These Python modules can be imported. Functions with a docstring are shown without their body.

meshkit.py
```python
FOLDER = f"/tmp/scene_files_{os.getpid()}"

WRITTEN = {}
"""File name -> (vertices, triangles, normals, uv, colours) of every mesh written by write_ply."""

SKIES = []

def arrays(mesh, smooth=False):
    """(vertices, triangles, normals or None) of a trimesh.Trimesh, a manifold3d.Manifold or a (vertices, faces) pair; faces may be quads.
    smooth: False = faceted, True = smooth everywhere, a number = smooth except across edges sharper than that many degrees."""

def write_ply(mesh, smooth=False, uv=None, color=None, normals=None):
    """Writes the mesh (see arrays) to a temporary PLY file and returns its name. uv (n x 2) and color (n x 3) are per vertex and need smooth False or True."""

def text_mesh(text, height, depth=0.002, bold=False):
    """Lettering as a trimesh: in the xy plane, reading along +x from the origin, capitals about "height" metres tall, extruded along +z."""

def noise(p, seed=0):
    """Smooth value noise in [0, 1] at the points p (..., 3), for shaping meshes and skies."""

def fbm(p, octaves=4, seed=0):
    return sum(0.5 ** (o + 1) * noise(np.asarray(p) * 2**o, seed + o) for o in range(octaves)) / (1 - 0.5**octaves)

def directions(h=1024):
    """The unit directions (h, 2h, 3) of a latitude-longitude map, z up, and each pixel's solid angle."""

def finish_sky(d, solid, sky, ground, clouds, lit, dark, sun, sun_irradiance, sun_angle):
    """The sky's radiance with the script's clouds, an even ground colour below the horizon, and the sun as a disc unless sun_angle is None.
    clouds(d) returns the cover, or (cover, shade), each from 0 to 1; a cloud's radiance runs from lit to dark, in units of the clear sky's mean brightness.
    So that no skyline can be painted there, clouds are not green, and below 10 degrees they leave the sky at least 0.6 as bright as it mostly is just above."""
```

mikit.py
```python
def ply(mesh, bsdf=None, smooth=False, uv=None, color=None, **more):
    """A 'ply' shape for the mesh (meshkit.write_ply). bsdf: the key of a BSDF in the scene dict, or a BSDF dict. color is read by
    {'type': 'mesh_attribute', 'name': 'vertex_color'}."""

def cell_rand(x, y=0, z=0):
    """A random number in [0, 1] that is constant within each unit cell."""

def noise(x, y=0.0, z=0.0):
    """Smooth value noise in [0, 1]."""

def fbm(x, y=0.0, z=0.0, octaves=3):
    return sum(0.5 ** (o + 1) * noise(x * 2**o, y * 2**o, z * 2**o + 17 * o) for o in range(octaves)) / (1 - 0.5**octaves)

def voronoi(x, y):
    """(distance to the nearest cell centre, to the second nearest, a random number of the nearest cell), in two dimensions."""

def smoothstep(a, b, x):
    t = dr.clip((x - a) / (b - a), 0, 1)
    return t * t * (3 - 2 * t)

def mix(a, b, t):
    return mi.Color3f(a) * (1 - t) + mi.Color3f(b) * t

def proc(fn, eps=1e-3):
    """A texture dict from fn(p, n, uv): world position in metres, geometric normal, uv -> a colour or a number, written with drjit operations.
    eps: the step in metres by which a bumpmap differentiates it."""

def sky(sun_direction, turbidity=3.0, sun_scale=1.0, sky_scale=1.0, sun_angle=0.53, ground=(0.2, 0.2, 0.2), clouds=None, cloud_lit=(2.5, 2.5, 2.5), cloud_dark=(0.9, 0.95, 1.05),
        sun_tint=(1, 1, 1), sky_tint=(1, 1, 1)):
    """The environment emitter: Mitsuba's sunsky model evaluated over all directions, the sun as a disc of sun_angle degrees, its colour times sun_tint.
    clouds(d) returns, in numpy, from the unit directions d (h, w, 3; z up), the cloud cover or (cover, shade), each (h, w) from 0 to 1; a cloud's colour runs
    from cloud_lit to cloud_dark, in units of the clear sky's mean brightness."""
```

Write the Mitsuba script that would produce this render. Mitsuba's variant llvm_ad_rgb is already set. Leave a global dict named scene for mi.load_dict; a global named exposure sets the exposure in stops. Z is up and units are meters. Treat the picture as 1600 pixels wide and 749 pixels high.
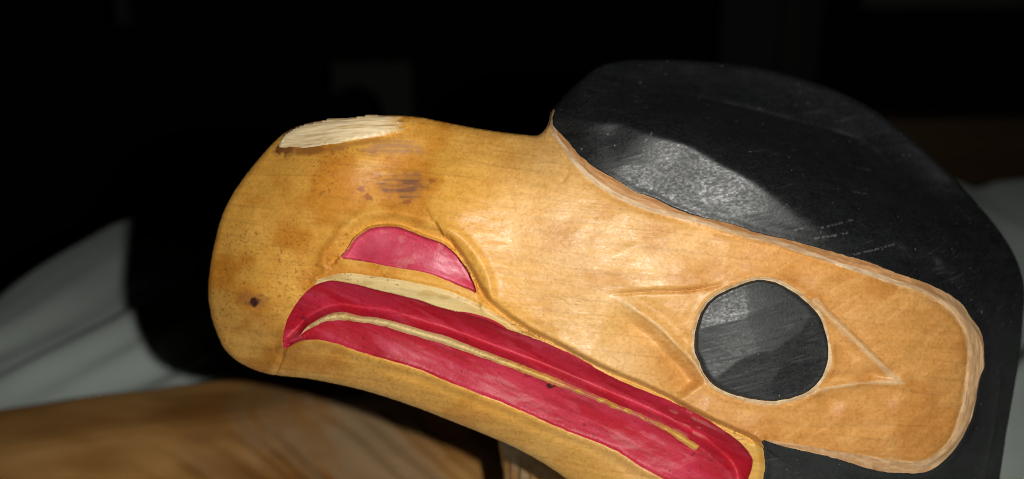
import math
import numpy as np, drjit as dr, mitsuba as mi
import trimesh, shapely
from shapely.geometry import Polygon, LineString
from scipy.interpolate import RBFInterpolator
from scipy.spatial import Delaunay, cKDTree
import mikit, meshkit
from mikit import noise, fbm, smoothstep, mix, voronoi

T = mi.ScalarTransform4f
scene, labels = {}, {}

# ---------------------------------------------------------------- camera, flash, exposure
exposure = -0.12
TILT = math.radians(20.0)                     # the phone looks 20 degrees down
EYE_HEIGHT = 0.20                             # above the cloth
C, S_ = math.cos(TILT), math.sin(TILT)
EYE_AT = np.array([0.0, 0.0, EYE_HEIGHT])
AHEAD, UP, RIGHT = np.array([0, C, -S_]), np.array([0, S_, C]), np.array([1.0, 0, 0])
scene['camera'] = {'type': 'thinlens', 'fov': 56.14, 'fov_axis': 'x', 'aperture_radius': 0.0015, 'focus_distance': 0.188,
                   'near_clip': 0.01, 'far_clip': 20.0,
                   'to_world': T().look_at(origin=EYE_AT.tolist(), target=(EYE_AT + AHEAD).tolist(), up=UP.tolist())}
# the phone's flash: a small lamp 28 mm to the right of the lens
FLASH = EYE_AT + 0.030 * RIGHT + 0.002 * UP
scene['flash_lamp'] = {'type': 'disk', 'to_world': T().look_at(origin=FLASH.tolist(), target=(FLASH + AHEAD).tolist(), up=UP.tolist()) @ T().scale(0.0022),
                       'emitter': {'type': 'area', 'radiance': {'type': 'rgb', 'value': [11200, 11000, 10300]}}}
labels['flash_lamp'] = {'label': 'small round white flash lamp beside the viewer', 'category': 'lamp'}

# ---------------------------------------------------------------- outlines of the carving, in mm of its own frame (x along it, z up its face)
OUTLINE = [(8.34,26.8),(7.64,24.29),(6.56,22.24),(4.99,21.32),(1.97,21.65),(-5.27,22.59),(-13.2,24.09),(-18.44,25.09),(-22.59,25.42),(-28.82,25.35),(-34.11,24.86),(-39.57,24.47),(-43.73,23.66),(-47.18,22.26),(-49.91,20.03),(-52.7,17.14),(-55.61,14),(-59.04,9.64),(-61.61,4.67),(-63.29,-0.75),(-64.31,-6.19),(-64.81,-11.64),(-63.89,-16.38),(-62.46,-20.43),(-60.87,-23.58),(-58.16,-26.02),(-54.28,-27.89),(-49.99,-28.71),(-44.33,-29.08),(-40.25,-29.72),(-31.98,-31.25),(-23.99,-33.65),(-15.89,-36.36),(-8.6,-39.21),(-1.99,-42.08),(4.65,-45.55),(11.27,-49.78),(17.11,-54.94),(21.01,-60.48),(23.54,-68.18),(25.2,-85.21),(25.7,-114.68),(25.59,-148.61),(63.12,-146.64),(102.58,-153.2),(104.41,-119.71),(104.15,-89.24),(105.88,-68.04),(112.56,-55.47),(114.77,-43.76),(118.3,-30.85),(120.44,-18.97),(122.83,-11.62),(122.74,-7.05),(121.89,-0.08),(117.98,8),(111.66,17.16),(103.03,26.5),(93.8,34.25),(84.08,39.43),(72.03,43.13),(59.82,45.12),(45.97,45.89),(32.04,44.94),(24.96,43.14),(19.66,40.3),(15.07,35.53),(11.46,31.38)]
CROWN = [(7.63,30.47),(8.85,27.3),(8.28,24.91),(8.49,23.04),(9.72,21.32),(11.04,19.83),(12.33,17.74),(14.11,15.68),(16.25,13.94),(18.66,12.38),(21.7,10.48),(23.54,9.23),(27.18,7.97),(30.82,6.1),(34.43,4.73),(37.43,3.99),(42.79,2.63),(46.48,1.28),(52.68,-0.06),(57.79,-1.41),(63.11,-2.78),(70.46,-4.7),(76.2,-6.67),(82.82,-8.61),(86.83,-10.12),(91.86,-12.89),(94.6,-15.79),(97.28,-18.45),(98.4,-21.58),(98.62,-24.92),(98.56,-26.92),(97.14,-29.46),(95.89,-34.03),(94.17,-38.13),(90.91,-42.76),(87.72,-45.36),(83.48,-46.92),(77.3,-46.57),(72.2,-45.67),(67.31,-44.22),(63.26,-42.78),(58.39,-41.57),(53.77,-40.45),(50.69,-39.61),(48.47,-38.89),(49.27,-41.54),(49.87,-44.25),(49.68,-47.59),(48.98,-52.64),(47.27,-58.34),(41.9,-64.23),(34.31,-67.36),(23.32,-69.35)]
PANEL = [(8.85,27.3),(7.95,24.7),(7.89,22.19),(8.73,20.35),(10.16,18.23),(11.44,15.65),(13.11,13.67),(14.92,11.75),(17.97,9.61),(21.64,7.36),(25.91,5.74),(30.82,4.38),(37.04,2.78),(43.87,0.68),(50.14,-0.8),(56.59,-2.8),(62.36,-4.68),(68.93,-6.83),(75.82,-8.91),(81.25,-10.4),(85.03,-12.27),(88.1,-14.27),(90.84,-16.93),(92.31,-19.83),(92.69,-22.81),(92.53,-26.32),(91.87,-30.6),(90.93,-35.14),(89.6,-38.97),(87.55,-41.71),(84.45,-43.77),(81.7,-44.58),(75.77,-43.96),(70.67,-42.98),(63.92,-41.71),(58.93,-40.7),(53.48,-39.7),(49.65,-38.9)]
MOUTH_TOP = [(-46.37,-22.59),(-46.85,-20.55),(-45.86,-17.17),(-44.49,-14.51),(-42.37,-11.62),(-40.07,-9.54),(-37.69,-8.5),(-35.08,-8.23),(-30.57,-9.11),(-25.4,-10.35),(-18.99,-11.84),(-13.92,-13.47),(-9.47,-14.58),(-4.4,-16.17),(-1.26,-17.53),(5.02,-19.65),(10.02,-21.73),(13.75,-23.57),(18.12,-26.18),(23.75,-28.81),(30.04,-31.35),(36.37,-34.3),(41.49,-37.4),(45.4,-40.42),(47.18,-42.69),(47.68,-44.19),(47.37,-46.67),(46.02,-49.54),(43.58,-52.24)]
MOUTH_LOW = [(-46.37,-22.59),(-44.99,-21.58),(-42.82,-20.57),(-40.09,-20.24),(-38.1,-20.34),(-34.82,-21.09),(-30.87,-22.45),(-24.96,-24),(-19.23,-25.71),(-14.73,-27.59),(-8.26,-29.92),(-1.91,-32.36),(4.46,-35.26),(10.87,-38.18),(20.38,-41.85),(25.41,-44.92),(30.48,-47.56),(37.01,-51.11),(40.98,-52.44),(43.58,-52.24)]
TONGUE_TOP = [(-43.45,-19.91),(-41.26,-17.47),(-39.2,-16.13),(-37.2,-15.2),(-35.23,-14.67),(-33.27,-14.78),(-30.67,-15.4),(-26.75,-15.73),(-22.88,-16.59),(-17.79,-18.11),(-12.7,-19.5),(-7.59,-21.44),(0,-24.15),(7.56,-27.03),(12.58,-29.13),(18.87,-31.76),(25.15,-34.4),(31.47,-37.32),(35.31,-39.66),(36.99,-40.84)]
TONGUE_LOW = [(-43.45,-19.91),(-41.86,-18.67),(-39.93,-17.58),(-37.24,-16.5),(-34.61,-16.22),(-30.69,-16.56),(-26.76,-17.14),(-20.35,-18.88),(-13.99,-20.8),(-7.59,-22.84),(0,-25.55),(7.57,-28.44),(12.6,-30.3),(18.9,-32.82),(25.18,-35.31),(30.23,-37.72),(33.43,-39.92),(36.01,-41.63),(36.99,-40.84)]
TONGUE_LINE = [(-46.96,-21.65),(-43.45,-19.91),(-41.28,-17.87),(-38.55,-16.38),(-35.24,-15.44),(-30.68,-16.04),(-25.46,-16.48),(-19.07,-18.37),(-12.71,-20.27),(-5.05,-23.05),(3.79,-26.31),(12.59,-29.78),(20.15,-32.93),(27.69,-36.18),(34.04,-39.53),(37.26,-41.24),(40.57,-44.05),(43.29,-46.79),(44.79,-50.62)]
NOSTRIL = [(-33.9,-3.49),(-32.29,-1.71),(-30.94,0.19),(-28.97,1.57),(-27.28,2.33),(-23.18,2.57),(-20.01,1.69),(-16.86,0.44),(-13.72,-0.69),(-11.48,-2.43),(-9.37,-5.06),(-7.89,-7.82),(-7.03,-10.35),(-8.16,-9.98),(-10.68,-8.98),(-13.83,-7.6),(-17.62,-6.36),(-22.73,-5.62),(-27.86,-4.62),(-31.72,-4)]
NOSTRIL_TOP = [(-34.97,-4.26),(-32.95,-2.09),(-31.33,0.19),(-29.22,1.83),(-27.27,2.58),(-23.18,2.82),(-20.01,1.94),(-16.85,0.69),(-13.46,-0.44),(-11.1,-2.18),(-8.87,-4.93),(-7.38,-7.82),(-6.77,-10.47)]
LIP = [(-38.86,-7.99),(-35.7,-7.08),(-32.44,-6.68),(-28.57,-7.18),(-22.78,-7.91),(-17.67,-8.9),(-12.59,-10.14),(-7.55,-12.26),(-3.14,-14.5),(1.88,-17.25),(6.27,-19.63)]
CHEEK = [(-12.45,-0.06),(-10.23,-3.18),(-8.37,-6.06),(-6.89,-8.83),(-4.77,-11.98),(-1.88,-14.49),(2.51,-17.5),(6.27,-19.5),(10.02,-21.35),(13.75,-23.31),(18.73,-25.91),(24.98,-28.54),(30.66,-31.22),(36.37,-34.3),(41.46,-36.75),(45.91,-38.68),(47.59,-39.72)]
EYE = [(48.1,-7.83),(44.97,-8.44),(41.89,-9.67),(38.6,-11.53),(36.7,-14.27),(35.67,-17.4),(35.5,-21.17),(36.55,-23.93),(37.73,-26.46),(39.91,-28.75),(43.67,-30.38),(48.68,-31.39),(52.48,-31.42),(56.96,-30.36),(59.86,-28.24),(61.54,-25.08),(61.91,-21.28),(61.19,-17.88),(59.99,-15),(57.39,-12.24),(54.55,-10.1),(51.31,-8.47)]
LID_UPPER = [(17.89,-10.67),(21.57,-10.42),(25.88,-10.04),(32.06,-9.92),(37.59,-9.3),(41.88,-8.31)]
LID_LOWER = [(18.5,-10.79),(21.22,-12.03),(24.71,-14.27),(28.48,-17.03),(32.03,-20.55),(35.44,-24.07),(38.01,-27.48)]
LID_BACK = [(59.08,-11.88),(61.68,-14.64),(66.3,-18.83),(71.06,-23.33),(76.67,-28.2)]
LID_BELOW = [(58.9,-29.89),(62.79,-29.07),(67.98,-28.39),(73.28,-28.24),(77.65,-28.48)]
SCAR = [(-47.5,18.91),(-47.11,20.8),(-46.23,22),(-43.26,23.53),(-39.14,24.33),(-33.74,24.72),(-28.51,25.21),(-23.11,25.12),(-22.2,24.99),(-22.79,24.28),(-21.47,23.6),(-22.43,22.75),(-21.62,22.07),(-23.72,21.35),(-25.59,20.92),(-30.66,19.87),(-35.89,19.04),(-41.31,18.52),(-44.87,18.8)]
JAW = [(-46.79,-22.61),(-47.64,-24.74),(-48.83,-27.07),(-49.92,-28.71)]
CREASE = [(10.57,15.67),(11.02,14.09),(10.73,12.54),(9.71,11.14)]
PATCH = [(-11.76,-14.22),(-8.2,-14.44),(-3.77,-15.78),(-1.01,-17.53),(-4.41,-16.43),(-8.2,-15.08)]
RIDGE = [(9.37,24.02),(12.93,25.41),(17.07,23.96),(22.41,21.1),(28.31,18.77),(34.28,15.73),(40.19,12.48),(47.37,8.44)]
RIDGE_TWO = [(11.49,29.01),(14.09,30.13),(17.19,27.7),(21.31,25.38),(29.63,28.86),(40.38,34.86),(50.43,33.8),(60.64,32.31),(74.68,29.14),(88.29,25.26),(95.04,18.44),(97.54,9.99)]
FLANK = [(88.5,-7.33),(92.75,-10.67),(98.35,-15.56),(103.12,-21.32),(107.84,-29.08),(107.51,-39.18),(104.62,-48.52),(105.77,-57.96)]
SCRATCH = [(59.22,2.27),(67.46,3.87),(57.95,0.18),(65.24,1.3),(66.38,-2.93),(77.64,-0.98),(25.58,18.84),(27.29,20.93),(37.05,3.64),(37.31,4.11),(53.81,1.77),(55.27,2.14),(72.54,10.2),(77.3,10.01),(82.85,17.26),(87.31,16.86)]
FACE_FORM = [(-64,-12.9,-2),(-61.6,-0.7,-1),(-61.9,-22.3,-2),(-52.5,9.8,3),(-52.1,-3.3,4.8),(-53.1,-16.4,3.5),(-53.6,-26.9,-1),(-42.5,16,7),(-40.8,3.1,8.8),(-42.3,-7.1,7.8),(-43.1,22.1,4),(-28.5,24.5,6),(-27.9,17,10),(-25,9.3,12.2),(-13,22.7,5),(-12.6,14.4,11.5),(-9.9,5.5,14),(-22.6,-0.7,11.5),(-30.4,-3.2,10),(-20.2,-8.3,10.5),(-41.8,-24.2,4),(-39.7,-28.5,1.5),(-23.7,-33,2.5),(-25.7,-25.1,7.5),(-30.6,-12.2,8.5),(-12.7,-18.5,9.5),(-7.7,-34,8),(-7.9,-40.2,2.8),(6.6,-45.4,3),(6.4,-36.4,8.5),(0,21.1,5),(0,14.4,11),(2.5,3,14),(4.5,20,6),(7.8,21.9,6),(8.7,11.8,13),(12.6,16.9,11),(6.2,-9.4,14),(12.5,-19.4,13),(5,-23.4,11),(20.2,-33.5,11),(25.3,-41.2,10),(38,-43.8,10),(47.1,-46.5,9),(25.6,-54.5,8),(45,-54.7,7),(26.1,-68.7,4),(18.5,-3.1,15.5),(24.7,-15.5,14.5),(18.6,6.7,14.5),(30.8,-0.7,15.5),(37.5,-30.7,12.5),(24.9,-24.3,13.5),(48.1,-6.8,15),(48.2,-19.2,14.5),(48.8,-33.2,12.5),(32.2,-18,14),(40.8,3,14.5),(56,-4.4,13.5),(62.3,-13.2,13),(66.4,-23.2,12),(63.2,-36.1,10.5),(75.8,-9.5,10.5),(80,-23.6,9.5),(80.6,-39.1,8),(77,-45.6,7.5),(90.5,-24,6),(89.2,-16.2,6),(87.9,-39.5,6),(63.3,-43.8,10),(50.4,-41,11),(57.6,-51.9,8),(71.1,-55,6),(52.8,-69.4,2),(80,-70.1,0),(61.2,-125.9,-4),(27.7,-128.3,-8),(91.9,-130.8,-12),(94.6,-12.5,3),(97.2,-24.4,3),(94.1,-34.7,4),(89.7,-47.5,5),(62.3,3.1,13),(43.4,10.5,14),(24.9,15.5,13)]
LOWER_FORM = [(9.8,24,5),(12.7,20.3,9),(16.3,17.5,12.2),(19.9,13.6,13.8),(24.7,20.1,14.4),(20.1,21.9,12),(24.7,9.8,14.4),(32,6.5,15.3),(31.9,16.8,15.9),(31.9,11.6,15.7),(37.4,4.8,16),(37.2,14.2,16.9),(37.3,9.7,16.5),(42.6,10.5,17.4),(42.8,3.4,16.7),(48.6,6.9,17.6),(48.9,1.4,16.5),(54.9,3.6,17),(55.2,-0.4,16),(61.6,0.8,15.2),(60.4,-2.2,15),(70.2,-4.4,12),(68.5,-0.4,11.5),(79.8,-6.1,7),(78.4,-1.4,4),(89.5,-8.6,2.5),(88.4,-3.4,-1),(98.3,-12.9,-2),(100.8,-22.4,-3),(97.8,-32.9,-1),(93.5,-43.2,1),(101.6,-44.7,-6),(86.2,-48.4,4),(95.2,-57.9,-4),(99.8,-72.9,-8),(13.1,30.5,13),(15.9,31.2,16),(24.3,29.7,18),(36,26.9,20),(47.6,20.8,21.5),(60.3,12.6,19),(75.2,5.6,12),(88.4,-0.7,5),(46.9,32.2,24),(71.2,20.7,22),(57.3,-51.6,9),(70.8,-54.7,7),(50.4,-43.5,11),(52.5,-69,3),(79.6,-69.7,1),(61.2,-125.9,-4),(27.7,-128.3,-8),(91.9,-130.8,-12)]
UPPER_FORM = [(13.2,27.7,2),(16.9,26.3,5),(15,31.9,-4),(21.4,32,-14),(21.8,25,7.5),(30.3,34,-27),(29,22,11),(40.4,34.9,-33),(34.8,19.5,13.5),(49.5,31.6,-32),(40.9,16.3,14),(47,13.2,14.5),(57.8,26.5,-28),(53.3,9.5,14),(70.2,24.1,-34),(62.1,6.3,10),(70.7,8.6,0),(84.4,21.4,-39),(82.8,4.8,-7),(96.4,16.8,-41),(94.7,0.6,-12),(105.6,10.3,-40),(106.1,-3.7,-18),(107.8,5.3,-31),(112.2,-9.6,-20),(118.3,-3.9,-29),(112.1,-26.8,-17),(108.9,-39.5,-15),(106.3,-52.1,-14),(9.4,27.4,-1),(11.7,31,-7),(16,37,-18),(22,41.3,-28),(31.7,44.3,-38),(45.5,45.3,-44),(59.3,44.5,-47),(71.4,42.6,-49),(83.3,38.9,-50),(93,33.8,-49),(102.1,26.1,-47),(110.6,16.8,-44),(116.8,7.8,-40),(120.6,-0.2,-35),(121.4,-7.3,-30),(120.2,-15.9,-26),(117.1,-30.6,-23),(111.5,-54.9,-20),(89.5,-8.6,2.5),(88.4,-3.4,-1),(98.3,-12.9,-2),(100.8,-22.4,-3),(97.8,-32.9,-1),(93.5,-43.2,1),(101.6,-44.7,-6),(86.2,-48.4,4),(95.2,-57.9,-4),(99.8,-72.9,-8),(78.9,-6,9),(69.4,-4.6,14),(60.7,-2.1,18),(47.5,1.4,22),(23.7,9.4,22),(15.8,16.9,18),(10.2,22.2,9),(57.3,-51.6,9),(70.8,-54.7,7),(50.4,-43.5,11),(52.5,-69,3),(79.6,-69.7,1),(61.2,-125.9,-4),(27.7,-128.3,-8),(91.9,-130.8,-12)]

# ---------------------------------------------------------------- helpers
def curve(p, closed=False, step=0.22):
    """A smooth line through the points, sampled every `step` mm."""
    p = np.array(p, float); m = len(p); out = []
    for i in range(m if closed else m - 1):
        g = (lambda j: p[j % m]) if closed else (lambda j: p[min(max(j, 0), m - 1)])
        p0, p1, p2, p3 = g(i - 1), g(i), g(i + 1), g(i + 2)
        n = max(2, int(np.linalg.norm(p2 - p1) / step * 1.3) + 1)
        t = (np.arange(n) / n)[:, None]
        out.append(0.5 * (2 * p1 + (p2 - p0) * t + (2 * p0 - 5 * p1 + 4 * p2 - p3) * t**2 + (3 * p1 - p0 - 3 * p2 + p3) * t**3))
    if not closed:
        out.append(p[-1:])
    return np.vstack(out)

def resample(q, step, closed):
    ring = np.vstack([q, q[:1]]) if closed else q
    s = np.r_[0, np.cumsum(np.linalg.norm(np.diff(ring, axis=0), axis=1))]
    n = max(2, int(s[-1] / step))
    u = np.linspace(0, s[-1], n + 1)[:-1 if closed else None]
    return np.stack([np.interp(u, s, ring[:, 0]), np.interp(u, s, ring[:, 1])], 1)

def wobble(q, amp, scale=1.1, seed=3):
    """A hand-cut edge: the line wanders a little."""
    p = np.c_[q / scale, np.zeros(len(q))]
    return q + amp * 2 * np.stack([meshkit.fbm(p, 2, seed) - 0.5, meshkit.fbm(p, 2, seed + 9) - 0.5], 1)

def away(q, pts):
    """Distance from the points to the line through q."""
    return cKDTree(q).query(pts)[0]

def side(q, pts):
    """Distance to the open line q, positive on its left."""
    d, i = cKDTree(q).query(pts)
    t = np.gradient(q, axis=0)[i]
    v = pts - q[i]
    return d * np.sign(t[:, 0] * v[:, 1] - t[:, 1] * v[:, 0] + 1e-12)

def tapered(p, pts, a=0.22, b=0.22):
    """side() of the line through p, and a weight that dies away at the line's two ends."""
    q = curve(p, step=0.06)
    i = cKDTree(q).query(pts)[1] / (len(q) - 1)
    return side(q, pts), step(0, a, i) * step(1, 1 - b, i)

def inside(poly, pts):
    return shapely.contains_xy(poly, pts[:, 0], pts[:, 1])

def step(a, b, x):
    t = np.clip((x - a) / (b - a), 0, 1)
    return t * t * (3 - 2 * t)

def bell(x, w):
    return np.exp(-(x / w) ** 2)

# ---------------------------------------------------------------- the carved head: lines and regions
outline = resample(curve(OUTLINE, True), 0.35, True)
crown_line = wobble(resample(curve(CROWN), 0.22, False), 0.11)
panel_line = wobble(resample(curve(PANEL), 0.22, False), 0.10)
mouth_top, mouth_low = wobble(resample(curve(MOUTH_TOP), 0.2, False), 0.09), wobble(resample(curve(MOUTH_LOW), 0.2, False), 0.10)
mouth_low[0], mouth_low[-1] = mouth_top[0], mouth_top[-1]
mouth = np.vstack([mouth_top, mouth_low[-2:0:-1]])
tongue_top, tongue_low = wobble(resample(curve(TONGUE_TOP), 0.2, False), 0.08, seed=5), wobble(resample(curve(TONGUE_LOW), 0.2, False), 0.16, seed=6)
tongue_low[0], tongue_low[-1] = tongue_top[0], tongue_top[-1]
tongue = np.vstack([tongue_top, tongue_low[-2:0:-1]])
tongue_line = curve(TONGUE_LINE, step=0.06)
nostril = wobble(resample(curve(NOSTRIL, True), 0.2, True), 0.06)
nostril_top = curve(NOSTRIL_TOP, step=0.06)
eye = wobble(resample(curve(EYE, True), 0.2, True), 0.10, 1.6)
scar = wobble(resample(curve(SCAR, True), 0.22, True), 0.16, 1.4)
lip_line, cheek = curve(LIP, step=0.06), curve(CHEEK, step=0.06)
patch = resample(curve(PATCH, True), 0.25, True)

body = Polygon(outline).buffer(0)
corner = int(np.argmin(np.linalg.norm(crown_line - panel_line[-1], axis=1)))
x_end = CROWN[-1][0]
crown_poly = Polygon(np.vstack([crown_line, [(x_end - 8, -80), (x_end - 8, -400), (500, -400), (500, 400), (crown_line[0][0] - 3, 400)]])).buffer(0)
border_poly = Polygon(np.vstack([crown_line[:corner + 1], panel_line[::-1]])).buffer(0)
start = int(np.argmin(np.linalg.norm(cheek - lip_line[-1], axis=1)))
mouth_corner = crown_line[corner:][:int(14 / 0.22)]
lip_edge = np.vstack([lip_line, cheek[start + 8:], mouth_corner])
lip_edge = resample(lip_edge, 0.22, False)
lip_poly = Polygon(np.vstack([lip_edge, mouth_top[::-1][int(6 / 0.2):]])).buffer(0)
eye_poly, nostril_poly, mouth_poly, tongue_poly, scar_poly = (Polygon(q).buffer(0) for q in (eye, nostril, mouth, tongue, scar))
rim = np.array(eye_poly.buffer(0.62).exterior.coords)[:-1]
rim = wobble(resample(rim, 0.25, True), 0.16, 2.2, 8)
rim_poly = Polygon(rim).buffer(0)
patch_poly = Polygon(patch).buffer(0)

def shape_of(form):
    f = np.array(form, float)
    return RBFInterpolator(f[:, :2] / 10, f[:, 2], kernel='thin_plate_spline', smoothing=0.003)

face_form, lower_form, upper_form = shape_of(FACE_FORM), shape_of(LOWER_FORM), shape_of(UPPER_FORM)

def scallops(q, size, stretch, turn, seed):
    """Shallow knife cuts: each a slightly hollow cell that meets the next in a low ridge (mm, for a hollow of unit curvature)."""
    rng = np.random.default_rng(seed)
    c, s = math.cos(turn), math.sin(turn)
    r = np.stack([(q[:, 0] * c + q[:, 1] * s) / stretch, q[:, 1] * c - q[:, 0] * s], 1) / size
    lo, hi = r.min(0) - 2, r.max(0) + 2
    gx, gy = np.meshgrid(np.arange(lo[0], hi[0]), np.arange(lo[1], hi[1]))
    cells = np.c_[gx.ravel(), gy.ravel()] + rng.uniform(-0.45, 0.45, (gx.size, 2))
    lift = rng.uniform(-0.12, 0.12, gx.size)
    d, i = cKDTree(cells).query(r, k=3)
    return (d ** 2 + lift[i]).min(1)

def dense(q, closed=False):
    return resample(q, 0.05, closed)

crown_d, panel_d, mouth_d, top_d, low_d = dense(crown_line), dense(panel_line), dense(mouth, True), dense(mouth_top), dense(mouth_low)
tongue_d, nostril_d, eye_d, scar_d = dense(tongue, True), dense(nostril, True), dense(eye, True), dense(scar, True)

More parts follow.
